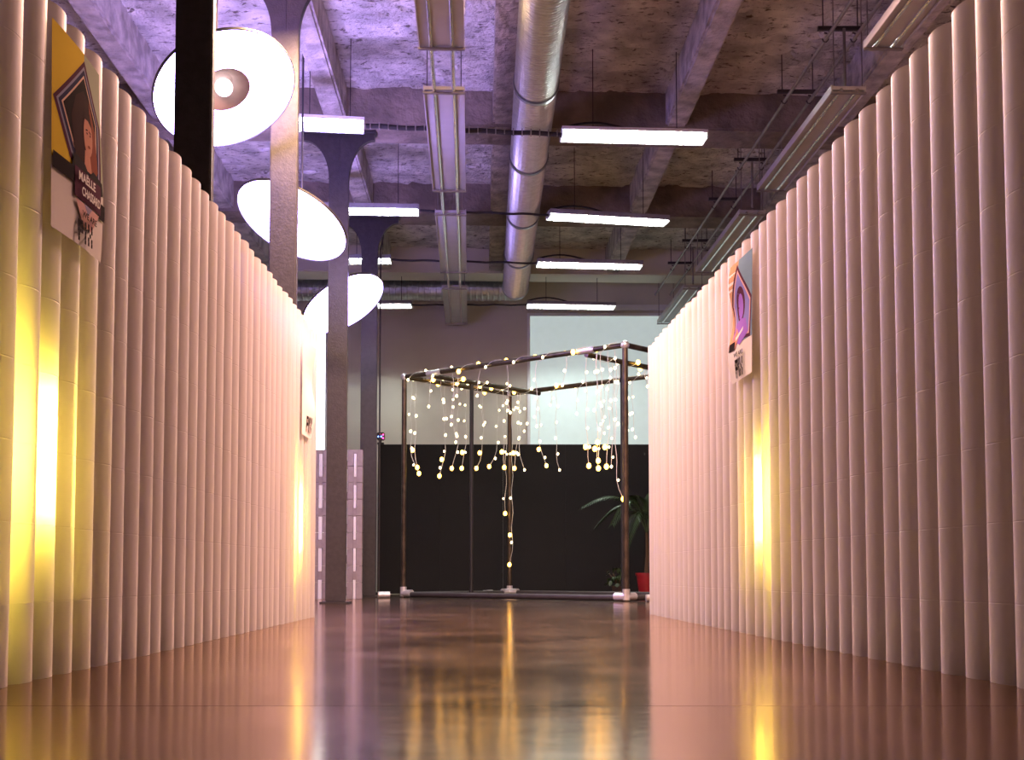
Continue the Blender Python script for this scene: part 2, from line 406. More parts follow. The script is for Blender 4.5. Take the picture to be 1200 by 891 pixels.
# ------------------------------------------------------------------ tilted disc lamps
def disc_lamp(px, py, Y, rpx, roll, tilt, label, cup='cup'):
    c = at_y(px, py, Y); rad = rpx * (c - Vector((0, 0, CAMH))).dot(Vector((0, CP, SP))) / F
    view = (Vector((0, 0, CAMH)) - c).normalized()
    right = Vector((1, 0, 0)); right = (right - view * right.dot(view)).normalized(); up = view.cross(right)
    mj = right * math.cos(roll) + up * math.sin(roll)
    mn = view.cross(mj).normalized()
    if mn.z > 0: mn = -mn
    nrm = (view * math.cos(tilt) + mn * math.sin(tilt)).normalized()
    t = thing('disc_lamp', label, 'lamp', c, group='tilted disc lamps')
    t.rotation_euler = nrm.to_track_quat('Z', 'Y').to_euler()
    bm = B(); lathe(bm, [(rad * .33, -.018), (rad * .6, -.010), (rad * .97, .004), (rad * .985, -.004), (rad * .6, -.03), (rad * .33, -.045), (rad * .33, -.018)], 64)
    fin('diffuser', bm, M['disc'], t, smooth=True)
    bm = B(); lathe(bm, [(rad * .985, .010), (rad, .006), (rad * 1.005, -.012), (rad * .985, -.016), (rad * .985, .010)], 64); fin('rim', bm, M['rim'], t, smooth=True)
    bm = B(); lathe(bm, [(0, -.10), (rad * .16, -.095), (rad * .30, -.020), (rad * .36, -.004), (rad * .31, -.03), (rad * .18, -.11), (0, -.12)], 48); fin('reflector_cup', bm, M[cup], t, smooth=True)
    bm = B(); bmesh.ops.create_uvsphere(bm, u_segments=20, v_segments=12, radius=rad * .125, matrix=Matrix.Translation((0, 0, -.03))); fin('bulb', bm, M['bulbw'], t, smooth=True)
    bm = B(); lathe(bm, [(0, -.125), (.07, -.125), (.06, -.24), (.03, -.26), (0, -.26)], 20); fin('housing', bm, M['rim'], t, smooth=True)
    # hanging rod, vertical in the world
    inv = t.rotation_euler.to_matrix().inverted(); a = Vector((0, 0, -.24))
    d = inv @ Vector((0, 0, 1)); top = HC - (c.z + (t.rotation_euler.to_matrix() @ a).z)
    bm = B(); tube(bm, [a, a + d * top], .010, 8); fin('hanger_rod', bm, M['rim'], t)
    return t
disc_lamp(263.5, 105.5, 9.6, 85, R(21), math.acos(.74), 'large white disc lamp with a pink cup and round bulb showing')
disc_lamp(342, 259.5, 12.2, 69, R(-30), math.acos(.53), 'white disc lamp seen nearly edge on, crossed by a dark column', 'disc')
disc_lamp(402.5, 356, 15.0, 52.5, R(30), math.acos(.50), 'small white disc lamp hung low above the grey block screen', 'disc')

# ------------------------------------------------------------------ ventilation ducts
def rings_duct(name, a, b_, r, parent, pitch=.075):
    L = (b_ - a).length; prof = [(0.001, 0), (r, 0)]; z = 0
    while z + pitch < L:
        prof += [(r, z + pitch * .62), (r * 1.045, z + pitch * .72), (r * 1.045, z + pitch * .90), (r, z + pitch)]; z += pitch
    prof += [(r, L), (0.001, L)]
    bm = B(); lathe(bm, prof, 28, Matrix.Translation(a) @ (b_ - a).to_track_quat('Z', 'Y').to_matrix().to_4x4())
    return fin(name, bm, M['galv'], parent, smooth=False)
da, db = Vector((.46, 1.0, 5.117)), Vector((.06, 21.0, 5.105))
t = thing('ventilation_duct', 'large galvanised spiral duct running along the ceiling', 'duct')
rings_duct('duct_pipe', da, db, .206, t, .05)
for yy in (12.2, 14.4, 16.7, 18.9):
    p = da.lerp(db, (yy - da.y) / (db.y - da.y)); bm = B()
    lathe(bm, [(.205, -.03), (.228, -.03), (.228, .03), (.205, .03)], 28, Matrix.Translation(p) @ (db - da).to_track_quat('Z', 'Y').to_matrix().to_4x4())
    fin('collar', bm, M['galvdark'], t)
bm = B(); lathe(bm, [(0, 0), (.225, 0), (.225, .12), (.16, .20), (0, .22)], 28, Matrix.Translation(db) @ (db - da).to_track_quat('Z', 'Y').to_matrix().to_4x4()); fin('end_cap', bm, M['galv'], t, smooth=True)
for yy in (9.2, 12.6, 16.0, 19.4):
    p = da.lerp(db, (yy - da.y) / (db.y - da.y)); bm = B(); tube(bm, [(p.x, p.y, p.z + .2), (p.x, p.y, HC)], .006, 6); fin('hanger', bm, M['steel'], t)
t = thing('ventilation_duct', 'galvanised cross duct lying against the cream far wall', 'duct')
ya = 21.95; zz = at_y(500, 340, ya).z
rings_duct('duct_pipe', Vector((-4.6, ya, zz)), Vector((.10, ya, zz)), .185, t, .10)
for xx in (-3, -1.2):
    bm = B(); tube(bm, [(xx, ya, zz + .15), (xx, ya, HC)], .006, 6); fin('hanger', bm, M['steel'], t)

def top_at(y, x=0):
    y -= x * math.tan(R(2.6))
    return HS if any(b - .04 < y < b + .67 for b in BEAMS) else HC - .02
# ------------------------------------------------------------------ radiant heating panels, two rows
HP = 4.4 + CAMH
def radiant(x_at, y0, y1, label, wd=.37, pipe_to=None):
    xa, xb = x_at(y0), x_at(y1); L = math.hypot(xb - xa, y1 - y0)
    t = thing('radiant_panel', label, 'heating panel', (xa, y0, HP), -math.atan2(xb - xa, y1 - y0), group='radiant heating panels')
    bm = B(); box(bm, -wd / 2, wd / 2, 0, L, .012, .045); fin('plate', bm, M['panelw'], t)
    for s in (-1, 1):
        bm = B(); box(bm, s * wd / 2 - .006, s * wd / 2 + .006, 0, L, -.012, .06, bev=.003); fin('side_lip', bm, M['panelw'], t)
        e = L + (pipe_to - y1 if pipe_to else 0)
        bm = B(); tube(bm, [(s * wd * .24, -.02, .004), (s * wd * .24, e, .004)], .017, 10); fin('heating_pipe', bm, M['brightpipe'], t)
    for yy in (.02, L - .02):
        bm = B(); box(bm, -wd / 2 - .01, wd / 2 + .01, yy - .02, yy + .02, -.02, -.005); fin('end_bracket', bm, M['steel'], t)
        for s in (-1, 1):
            bm = B(); tube(bm, [(s * wd * .42, yy, .04), (s * wd * .42, yy, top_at(y0 + yy, xa) - HP)], .006, 6); fin('hanger_rod', bm, M['steel'], t)
    return t
cx = lambda y: -.62 - .033 * (y - 11.4)
rx = lambda y: 3.08 - .033 * (y - 11.4)
NP = [(3.6, 6.5), (7.7, 10.5), (11.45, 14.5), (15.45, 18.5), (19.55, 22.35)]
cl = ['radiant panel above the corridor', 'pale radiant panel lit amber and violet at the near end of the middle row',
      'long white radiant panel of the middle row, second before the cream wall duct', 'white radiant panel hanging just before the cross duct', 'short-looking white radiant panel under the cross duct at the cream wall']
rl = ['radiant panel above the pink partition', 'amber-lit radiant panel above the tallest pleats of the pink partition',
      'long radiant panel on hooks above the pink partition, its near end amber', 'white radiant panel on hooks directly above the blue and violet poster', 'white radiant panel beside the window at the end of the pink partition']
for i, (a, b_) in enumerate(NP):
    if i == 0: continue
    nx = NP[i + 1][0] if i + 1 < len(NP) else None
    radiant(cx, a, b_, cl[i], pipe_to=nx); radiant(rx, a, b_, rl[i], .31)
# feed pipes above the right row with their hook bars
t = thing('feed_pipes', 'pair of steel feed pipes on hook bars above the radiant panels', 'pipes')
HF = 4.92 + CAMH; yA, yB = 8.6, 22.4
for s in (-.13, .13):
    bm = B(); tube(bm, [(rx(yA) + s - .05, yA, HF), (rx(yB) + s - .05, yB, HF)], .017, 10); fin('pipe', bm, M['steel'], t)
for yy in (9.6, 11.55, 13.1, 15.3, 16.95, 19.1, 20.5):
    x = rx(yy) - .05; bm = B(); box(bm, x - .2, x + .2, yy - .02, yy + .02, HF + .09, HF + .125); hb = fin('hook_bar', bm, M['darkmetal'], t)
    for s in (-.13, .13):
        bm = B(); tube(bm, [(x + s + .03 * math.sin(a), yy, HF + .025 + .045 * math.cos(a)) for a in [i * math.pi / 4 - .3 for i in range(7)]], .008, 6); fin('hook', bm, M['darkmetal'], hb)
    for s in (-.15, .17):
        bm = B(); tube(bm, [(x + s, yy, HF + .12), (x + s, yy, top_at(yy, x))], .006, 6); fin('rod', bm, M['darkmetal'], hb)
for yy in (11.5, 15.35, 19.5):
    bm = B(); tube(bm, [(rx(yy) - .02, yy, HP + .047), (rx(yy) - .02, yy, HF + .088)], .014, 8); fin('riser', bm, M['steel'], t)

# ------------------------------------------------------------------ louvred luminaires and their cables
def luminaire(pa, pb, h, label, depth=.26, lit=True, nb=22, open_=False):
    a, b_ = at_h(*pa, h), at_h(*pb, h); L = (b_ - a).length
    t = thing('louver_light', label, 'ceiling light', a, math.atan2(b_.y - a.y, b_.x - a.x), group='louvred ceiling lights')
    bm = B(); box(bm, 0, L, 0, depth, .060, .085); box(bm, 0, L, -.004, .008, .052 if open_ else .022, .085); box(bm, 0, L, -.004, .004, 0, .008); box(bm, 0, L, depth - .012, depth + .004, 0, .085)
    box(bm, 0, .01, .012, depth - .012, 0, .06); box(bm, L - .01, L, .012, depth - .012, 0, .06)
    fin('housing', bm, M['louver'] if open_ else M['fixgrey'], t)
    bm = B(); box(bm, .012, L - .012, depth / 2 - .006, depth / 2 + .006, .002, .05); fin('louver_spine', bm, M['louver'], t)
    for i in range(1, nb):
        bm = B(); x = L * i / nb; box(bm, x - .004, x + .004, .014, depth - .014, .003, .04); fin('louver_blade', bm, M['louver'], t)
    if lit:
        for yy in (depth * .27, depth * .73):
            bm = B(); tube(bm, [(.03, yy, .045), (L - .03, yy, .045)], .009, 8); fin('fluorescent_tube', bm, M['tube_on'], t)
    for x in (L * .22, L * .80):
        bm = B(); tube(bm, [(x, depth / 2, .085), (x, depth / 2, top_at(a.y + depth / 2, a.x + x) - h)], .005, 6); fin('suspension_rod', bm, M['darkmetal'], t)
    return t, a, b_
HL = 4.48 + CAMH
A = 'with white louvre on the '
rows = [((659, 157), (830, 161), (344, 143), (427, 147)), ((645, 252), (785, 260), (366, 245), (491, 247)),
        ((630, 309), (754, 312), (405, 305), (458, 305)), ((618, 358), (722, 360), (420, 358), (482, 358))]
rlab = [('wide ceiling light with bright open louvre cells beside the large duct', 'ceiling light with bright louvre on the capital of the column before the block screen'),
        ('grey ceiling light with a bright underside on the second lamp row', 'ceiling light with violet reflections above the column by the black partition'),
        ('thin grey ceiling light seen almost edge on beneath the rough ceiling', 'short ceiling light just above the low-hung small disc lamp'),
        ('thin grey ceiling light just above the window', 'pale ceiling light just under the cross duct')]
for i, (ra, rb, la, lb) in enumerate(rows):
    t1, a1, b1 = luminaire(ra, rb, HL, rlab[i][0], open_=i == 0)
    t2, a2, b2 = luminaire(la, lb, HL, rlab[i][1], nb=14, open_=i == 0)
    # cable conduit between the two
    t = thing('cable_run', ['dark cable conduit strapped across the large duct on the front lamp row', 'black cables strung across the duct on the second lamp row',
              'thin cable strung across the duct on the third lamp row', 'thin cable strung over the window on the rear lamp row'][i], 'cable')
    p0, p1 = b2 + Vector((.004, .1, .035)), a1 + Vector((-.004, .1, .035))
    n = 14; pts = [p0.lerp(p1, k / n) + Vector((0, -.24 if 5 < k < 14 and i < 0 else 0, .006 * math.sin(k * 1.7 + i) - .006)) for k in range(n + 1)]
    bm = B(); tube(bm, pts, .026 if i == 0 else .015, 8); fin('cable', bm, M['cable'], t)
    if i == 0:
        for k in range(0, 22):
            p = p0.lerp(p1, (k + .5) / 22); bm = B(); box(bm, p.x - .006, p.x + .006, p.y - .03, p.y + .03, p.z - .032, p.z + .03); fin('strap', bm, M['steel'], t)
    loop = [a1.lerp(b1, f_) + Vector((0, .1, .10 + .06 * math.sin(f_ / .45 * math.pi))) for f_ in [k * .05 for k in range(10)]]
    bm = B(); tube(bm, loop, .012, 6); fin('cable_loop', bm, M['cable'], t)

# ------------------------------------------------------------------ black partition, spotlight, block screen
YK = 20.4
k0, k1 = at_y(443, 521, YK), at_y(600, 521, YK)
t = thing('black_partition', 'long matt black partition of flat panels below the window', 'partition', (k0.x, YK, 0))
for i in range(5):
    bm = B(); box(bm, i * 1.0 + .001, (i + 1) * 1.0 - .001, 0, .05, .01, k0.z); fin('panel', bm, M['black'], t)
for i in range(6):
    bm = B(); box(bm, i * 1.0 - .03, i * 1.0 + .03, .05, .5, 0, .03); fin('foot', bm, M['blackpole'], t)
c = at_y(446, 521, YK)
t = thing('led_spotlight', 'small black spotlight with blue and red light dots on the black partition', 'spotlight', (c.x, YK + .02, c.z))
bm = B(); box(bm, -.05, .05, -.05, .05, 0, .03); box(bm, -.012, .012, -.012, .012, .03, .07); fin('stand', bm, M['blackpole'], t)
bm = B(); box(bm, -.06, .06, -.07, .08, .07, .19, bev=.012); fin('body', bm, M['blackpole'], t)
for (x, z, col) in ((-.03, .12, (.15, .3, 1)), (.015, .12, (.1, .35, 1)), (.045, .15, (1, .05, .2)), (.045, .095, (1, .05, .25)), (-.01, .16, (1, .1, .3))):
    bm = B(); bmesh.ops.create_uvsphere(bm, u_segments=10, v_segments=6, radius=.014, matrix=Matrix.Translation((x, -.075, z)))
    fin('led', bm, emat('led_dot', col, 4, False), t)
# screen of stacked blocks behind the third column
YS = 16.6; s0, s1 = at_y(369, 527, YS), at_y(425, 527, YS)
t = thing('block_screen', 'grey screen of stacked blocks with white upright slots', 'screen', (s0.x, YS, 0))
Wd, Hh = s1.x - s0.x, s0.z; rows_n = 9; rh = Hh / rows_n
cols = [(0, .05, 'g'), (.05, .105, 'w0'), (.105, .22, 'g'), (.22, .37, 'g'), (.37, .40, 'g'), (.40, .43, 'w1'), (.43, .505, 'g'), (.505, .545, 'w0'), (.545, Wd, 'g')]
for x0, x1, kd in cols:
    if kd == 'g':
        for r in range(rows_n):
            bm = B(); box(bm, x0 + .001, x1 - .001, random.uniform(0, .004), .10, r * rh + .002, (r + 1) * rh - .002, bev=.004); fin('block', bm, M['blockg'], t)
    else:
        z = -.05 if kd == 'w0' else -.25
        while z < Hh:
            za, zb = max(.002, z), min(Hh, z + .30)
            if zb - za > .03:
                bm = B(); box(bm, x0 + .004, x1 - .004, .002, .09, za, zb, bev=.003); fin('white_block', bm, M['blockw'], t)
            zc = min(Hh, z + .41)
            if zc - zb > .02:
                bm = B(); box(bm, x0, x1, .006, .10, max(.002, zb + .002), zc - .002, bev=.003); fin('block', bm, M['blockg'], t)
            z += .41

# ------------------------------------------------------------------ tube frame pavilion with fairy lights
FH = 3.05
pr, pl = Vector((1.345, 15.1, 0)), Vector((-1.49, 17.6, 0))
along = pl - pr; side_d = Vector((-along.y, along.x, 0)).normalized()
if side_d.y < 0: side_d = -side_d
SIDE = 2.2; side = side_d * SIDE
pb, pq = pl + side, pr + side
UP = Vector((0, 0, FH))
t = thing('tube_frame', 'open box frame of tarnished steel tubes hung with fairy lights', 'frame', (0, 0, 0))
frame = t
def ftube(a, b_, m='scaff', r=.034, name='tube'):
    bm = B(); tube(bm, [a, b_], r, 12); return fin(name, bm, M[m], t, smooth=True)
for p in (pr, pl, pb, pq): ftube(p + Vector((0, 0, .0)), p + UP, name='post')
for a, b_ in ((pr, pl), (pl, pb), (pb, pq), (pq, pr)):
    ftube(a + UP, b_ + UP, name='top_rail'); ftube(a + Vector((0, 0, .045)), b_ + Vector((0, 0, .045)), 'darkmetal', .036, name='base_rail')
cross = []
for f_ in (.845, .155):
    a = pr.lerp(pl, f_); ftube(a + UP - Vector((0, 0, .05)), a + side + UP - Vector((0, 0, .05)), name='cross_rail'); cross.append(a)
    m_ = a + side * .335; ftube(m_, m_ + UP - Vector((0, 0, .05)), 'blackpole', .028, name='inner_post')
    # sleeve at the joint
    d = along.normalized(); bm = B(); tube(bm, [a + UP - d * .13, a + UP + d * .13], .042, 12); fin('sleeve', bm, M['clamp'], t, smooth=True)
for p in (pr, pl, pb, pq):
    bm = B(); bmesh.ops.create_uvsphere(bm, u_segments=14, v_segments=8, radius=.055, matrix=Matrix.Translation(p + UP)); fin('corner_joint', bm, M['clamp'], t, smooth=True)
    d1 = along.normalized(); bm = B()
    sg = 1 if p in (pr, pq) else -1
    tube(bm, [p + Vector((0, 0, .06)), p + d1 * .16 * sg + Vector((0, 0, .06))], .05, 10)
    tube(bm, [p + Vector((0, 0, .02)), p + Vector((0, 0, .15))], .046, 10)
    sd = 1 if p in (pr, pl) else -1
    tube(bm, [p + Vector((0, 0, .06)), p + side_d * sd * .16 + Vector((0, 0, .06))], .05, 10)
    fin('base_clamp', bm, M['clamp'], t, smooth=True)
for p, wh in ((pl + Vector((-.24, -.28, 0)), 'post nearest the columns'), (pb + Vector((-.30, -.12, 0)), 'rear post'), (pr + Vector((.30, -.1, 0)), 'post next to the pink partition')):
    tt = thing('spare_clamp', 'loose silver tube clamp on the floor by the ' + wh, 'clamp', p, random.uniform(0, 3), 'loose clamps on the floor')
    bm = B(); tube(bm, [(-.08, 0, .045), (.08, 0, .045)], .045, 10); fin('sleeve', bm, M['clamp'], tt, smooth=True)
    bm = B(); tube(bm, [(0, 0, .05), (0, .1, .05)], .032, 8); fin('branch', bm, M['clamp'], tt, smooth=True)

def ico(r, name, m, sub=1):
    bm = B(); bmesh.ops.create_icosphere(bm, subdivisions=sub, radius=r)
    for v in bm.verts: v.co.z *= 1.25
    me = bpy.data.meshes.new(name); bm.to_mesh(me); bm.free(); me.materials.append(M[m])
    for p in me.polygons: p.use_smooth = True
    return me
BIG, SMALL, TINY = ico(.028, 'bulb', 'bulb', 2), ico(.019, 'bulb', 'bulb_s'), ico(.015, 'bulb', 'bulb_s')
def strand(p, length, bend, ends, label='warm fairy light strand hanging from the tube frame', grp='hanging fairy light strands', big=True):
    """p: hanging point; bulbs every ~0.22 m; the tail bends sideways"""
    t = thing('fairy_light_strand', label, 'string lights', p, group=grp)
    n = max(4, int(length / .11)); pts = []; tail = .42
    for i in range(n + 1):
        z = -length * i / n; k = max(0, (-z - (length - tail)) / tail)
        pts.append(Vector((bend * (k * k) + .012 * math.sin(i * 1.3 + p.x * 9), .01 * math.cos(i * 1.1), z)))
    bm = B(); tube(bm, pts, .0035, 5); fin('wire', bm, M['wire'], t)
    for i in range(2, n, 2 if length < 1.75 else 6):
        o = link('bulb', random.choice((SMALL, TINY)), None, t); o.location = pts[i] + Vector((.02 * random.choice((-1, 1)), -.005, 0))
    o = link('bulb', BIG if big else SMALL, None, t); o.location = pts[-1]
    if ends:
        o = link('bulb', BIG, None, t); o.location = pts[int(n * .86)] + Vector((-.03, -.01, 0))
def top_on(a, b_, px):
    """point of a top rail that lies behind image column px"""
    best = min((abs(((a.lerp(b_, k / 400)).x / (a.lerp(b_, k / 400)).y) * F - (px - 600)), k) for k in range(401))[1]
    return a.lerp(b_, best / 400) + UP
def drop_to(p, py):
    """length from p down to image row py at the same distance"""
    return p.z - at_y(600, py, p.y).z
front = (pl, pr); backr = (pb, pq); left_s = (pl, pb); c1 = (cross[0], cross[0] + side); c2 = (cross[1], cross[1] + side)
spec = [(left_s, 481, 555, .10, 0), (left_s, 486, 548, .02, 1), (left_s, 521, 558, -.07, 1), (left_s, 536, 549, -.08, 0), (left_s, 546, 549, -.07, 1), (left_s, 566, 549, -.10, 1),
        (left_s, 583, 547, -.12, 0), (c1, 590, 548, .02, 1), (c1, 606, 549, -.05, 1), (c1, 609, 551, .06, 0), (backr, 632, 546, .10, 1), (backr, 652, 551, .05, 0),
        (front, 688, 546, .04, 1), (front, 700, 549, .02, 1), (front, 705, 540, -.04, 1), (front, 714, 547, -.04, 1), (c2, 719, 547, -.03, 0), (front, 722, 585, .08, 0),
        (backr, 593, 602, -.02, 0), (backr, 595, 662, -.03, 1)]
rail_name = {id(left_s): 'rail facing the columns', id(c1): 'cross rail nearer the columns', id(backr): 'rear rail', id(front): 'front rail', id(c2): 'cross rail by the pink partition'}
for (seg, px, py, bend, ends) in spec:
    p = top_on(*seg, px); kind_ = 'long fairy light strand reaching low beside the rear post' if py > 590 else ('fairy light strand dipping lowest beside the front post' if py == 585 else 'fairy strand hanging from the ' + rail_name[id(seg)])
    kind_ += ', two large bulbs' if ends else ', one bulb at its tip'
    p.z -= .09 if seg in (c1, c2) else .04
    if py > 590: p += Vector(((px - 594) * .048 - .01, -.11, 0))
    strand(p, drop_to(p, py), bend, ends, kind_, big=px not in (609, 652, 719))
for k in range(26):      # shorter strands hung inside the roof of the frame
    seg = (c1, backr, front, c2, backr, front)[k % 6]; f_ = (.06 + .88 * (k * .618 % 1))
    p = seg[0].lerp(seg[1], f_) + UP - Vector((0, .03 * (1 if k % 2 else -1), .09 if seg in (c1, c2) else .04)); strand(p, random.uniform(.2, .85), random.uniform(-.05, .05), 0, 'short pale fairy light strand below the ' + rail_name[id(seg)] + ' of the frame', 'short fairy light strands', big=False)
for a, b_, nm in ((pr, pl, 'front top rail'), (pl, pb, 'top rail beside the cream wall side'), (pb, pq, 'rear top rail'), (cross[0], cross[0] + side, 'cross rail nearer the columns'), (cross[1], cross[1] + side, 'cross rail nearer the pink partition')):
    t = thing('rail_light_string', 'fairy light string wound along the ' + nm + ' of the frame', 'string lights', a + UP)
    L = (b_ - a).length; d = (b_ - a).normalized(); nrm = d.cross(Vector((0, 0, 1)))
    n = int(L / .06); pts = [d * (L * i / n) + (nrm * math.cos(i * .8) + Vector((0, 0, 1)) * math.sin(i * .8)) * .048 - Vector((0, 0, .05 if 'cross' in nm else 0)) for i in range(2, n - 1)]; n = len(pts)
    bm = B(); tube(bm, pts, .0035, 4); fin('wire', bm, M['wire'], t)
    for i in range(2, n, 4):
        o = link('bulb', random.choice((BIG, SMALL, SMALL)), None, t); ax = d * (d.dot(pts[i])) - Vector((0, 0, .05 if 'cross' in nm else 0)); o.location = ax + (pts[i] - ax).normalized() * .074

# ------------------------------------------------------------------ plants by the black partition
def frond(t, base, tip, sag, nleaf=26, ll=.20):
    bm = B(); n = 14; pts = [base.lerp(tip, k / n) + Vector((0, 0, sag * math.sin(math.pi * (k / n) ** .8))) for k in range(n + 1)]
    tube(bm, pts, [.008 * (1 - .7 * k / n) for k in range(n + 1)], 5)
    for k in range(nleaf):
        f_ = .15 + .85 * k / nleaf; i = min(n - 1, int(f_ * n)); p = pts[i].lerp(pts[i + 1], f_ * n - i); d = (pts[i + 1] - pts[i]).normalized()
        sdv = d.cross(Vector((0, 0, 1))).normalized(); l = ll * (1 - .55 * abs(f_ - .45) * 1.6)
        for s in (-1, 1):
            e = p + d * l * .55 + sdv * s * l * .75 + Vector((0, 0, -.35 * l)); w_ = d * .011
            v = [bm.verts.new(q) for q in (p - w_, p.lerp(e, .5) + Vector((0, 0, .012)) - w_ * 1.1, e, p.lerp(e, .5) + Vector((0, 0, .012)) + w_ * 1.1)]
            bm.faces.new(v)
    fin('frond', bm, M['leaf'], t)
c = ground(757, 698); c.y = 19.4; c.x = (757 - 600) / F * 19.4
t = thing('potted_palm', 'feathery palm in a red pot before the black partition', 'plant', (c.x, c.y, 0))
bm = B(); lathe(bm, [(0, 0), (.11, 0), (.15, .30), (.165, .30), (.165, .34), (.145, .34), (.14, .30), (0, .29)], 28); pt = fin('pot', bm, M['redpot'], t, smooth=True)
bm = B(); lathe(bm, [(0, .315), (.141, .312)], 20); fin('soil', bm, M['soil'], pt)
bm = B(); tube(bm, [(0, 0, .30), (.02, .01, .6), (.01, 0, .95)], [.035, .028, .02], 8); fin('stem', bm, M['stem'], t)
for i, (dx, dy, dz, sg) in enumerate([(-1.0, -.35, .82, .38), (-.55, -.5, .55, .45), (-.75, .3, .55, .40), (.7, -.3, .7, .4), (.5, .4, .5, .45), (-.2, -.4, 1.0, .2), (.15, .2, 1.1, .2), (-.35, -.6, .25, .4), (.3, -.6, .35, .4)]):
    frond(t, Vector((.01, 0, .93)), Vector((dx, dy * .8, dz + .50)), sg)
c = ground(724, 697); px_x = (724 - 600) / F * 18.6
t = thing('potted_bush', 'low bushy plant with round dark leaves beside the red pot', 'plant', (px_x, 18.6, 0))
bm = B(); lathe(bm, [(0, 0), (.07, 0), (.095, .13), (.10, .15), (.085, .15), (.08, .13), (0, .12)], 22); fin('pot', bm, M['claypot'], t, smooth=True)
bm = B()
for k in range(6): tube(bm, [(0, 0, .12), (.07 * math.cos(k), .07 * math.sin(k), .26), (.13 * math.cos(k), .13 * math.sin(k), .33)], .006, 5)
fin('stems', bm, M['stem'], t)
for k in range(46):
    a = random.uniform(0, 6.28); rr = random.uniform(.02, .19); z = .16 + random.uniform(0, .22) * (1.2 - rr * 2)
    bm = B(); Mx = Matrix.Translation((rr * math.cos(a), rr * math.sin(a), z)) @ Matrix.Rotation(a, 4, 'Z') @ Matrix.Rotation(random.uniform(.2, 1.3), 4, 'Y') @ Matrix.Rotation(random.uniform(-.6, .6), 4, 'X')
    v = [bm.verts.new(Mx @ Vector(q)) for q in ((-.035, 0, 0), (-.018, .026, .006), (.018, .028, .006), (.045, 0, -.008), (.018, -.028, .006), (-.018, -.026, .006))]
    bm.faces.new(v); fin('leaf', bm, M['leaf'], t)

# ------------------------------------------------------------------ posters
def cmat(name, col, rough=.5): return pmat(name, col, .95, var=.04, scale=3, spec=.03)
PW, PH = .46, .68
def poster(wl, pxa, pxb, pya, name, label, paper, shapes, texts, curl):
    """sheet pinned to the pleats; u 0..1 left to right as read, v 0..1 bottom to top"""
    sa, ya_ = wl.s_at(pxa); sb, yb_ = wl.s_at(pxb)
    ztop = at_y(600, pya, ya_).z
    def warp(u, v, off=0):
        s = sa + (sb - sa) * u
        d = DEPTH + .006 + curl(u, v) + off
        return wl.pt(s, d, ztop - PH * (1 - v))
    root = thing(name, label, 'poster', warp(.5, 0))
    org = warp(.5, 0)
    nx, ny = 16, 24
    def sheet(u0, u1, v0, v1, off, m, nm, nx=16, ny=24, inside=None):
        bm = B(); g = [[bm.verts.new(warp(u0 + (u1 - u0) * i / nx, v0 + (v1 - v0) * j / ny, off) - org) for i in range(nx + 1)] for j in range(ny + 1)]
        for j in range(ny):
            for i in range(nx): bm.faces.new((g[j][i], g[j][i + 1], g[j + 1][i + 1], g[j + 1][i]))
        return fin(nm, bm, m, root, smooth=True)
    sheet(0, 1, 0, 1, 0, paper, 'sheet')
    def polyg(nm, pts, m, off):
        bm = B(); vs = [bm.verts.new((u, v, 0)) for u, v in pts]; bm.faces.new(vs)
        for k in range(1, 12):
            bmesh.ops.bisect_plane(bm, geom=bm.verts[:] + bm.edges[:] + bm.faces[:], plane_co=(k / 12, 0, 0), plane_no=(1, 0, 0))
        for k in range(1, 16):
            bmesh.ops.bisect_plane(bm, geom=bm.verts[:] + bm.edges[:] + bm.faces[:], plane_co=(0, k / 16, 0), plane_no=(0, 1, 0))
        for v in bm.verts: v.co = warp(v.co.x, v.co.y, off) - org
        fin(nm, bm, m, root)
    for i, (nm, pts, m) in enumerate(shapes): polyg(nm, pts, m, .0003 * (i + 1))
    for (txt, u, v, hgt, wdt, m) in texts:
        cu = bpy.data.curves.new('lettering', 'FONT'); cu.body = txt; cu.size = 1; cu.align_x = 'LEFT'; cu.offset = .03
        to = bpy.data.objects.new('tmp', cu); COL.objects.link(to)
        me = bpy.data.meshes.new_from_object(to.evaluated_get(bpy.context.evaluated_depsgraph_get()))
        bpy.data.objects.remove(to); xs = [q.co.x for q in me.vertices]; ys = [q.co.y for q in me.vertices]
        x0, x1, y1 = min(xs), max(xs), .70
        for q in me.vertices: q.co = warp(u + wdt * (q.co.x - x0) / (x1 - x0), v + hgt * q.co.y / y1, .0003 * (len(shapes) + 2)) - org
        for p_ in me.polygons: pass
        link('lettering', me, m, root)
    return root
def ring(cx_, cy_, rx_, ry_, n=20, a0=0, a1=2 * math.pi): return [(cx_ + rx_ * math.cos(a0 + (a1 - a0) * k / n), cy_ + ry_ * math.sin(a0 + (a1 - a0) * k / n)) for k in range(n)]
def inset(pts, k, c): return [(c[0] + (x - c[0]) * k, c[1] + (y - c[1]) * k) for x, y in pts]
Cw, Cy, Cg = cmat('print_white', (.80, .76, .70)), cmat('print_yellow', (.76, .55, .05)), cmat('print_grey_green', (.42, .46, .34))
Cn, Cl, Ck = cmat('print_navy', (.035, .035, .09)), cmat('print_lilac_grey', (.33, .31, .42)), cmat('print_black', (.018, .012, .014))
Ch, Cs, Cr = cmat('print_dark_hair', (.045, .02, .022)), cmat('print_skin', (.60, .29, .21)), cmat('print_auburn', (.25, .07, .045))
Cp, Cpk, Ctx = cmat('print_plum', (.10, .03, .06)), cmat('print_pink', (.70, .42, .38)), cmat('print_letter_white', (.88, .84, .80))
Cf = cmat('print_dark_jacket', (.03, .025, .032)); Cb = cmat('print_peach_line', (.80, .55, .42))
star = [(.62, .965), (.98, .70), (.93, .30), (.42, .36), (.30, .40), (.02, .635)]
sc = (.55, .66)
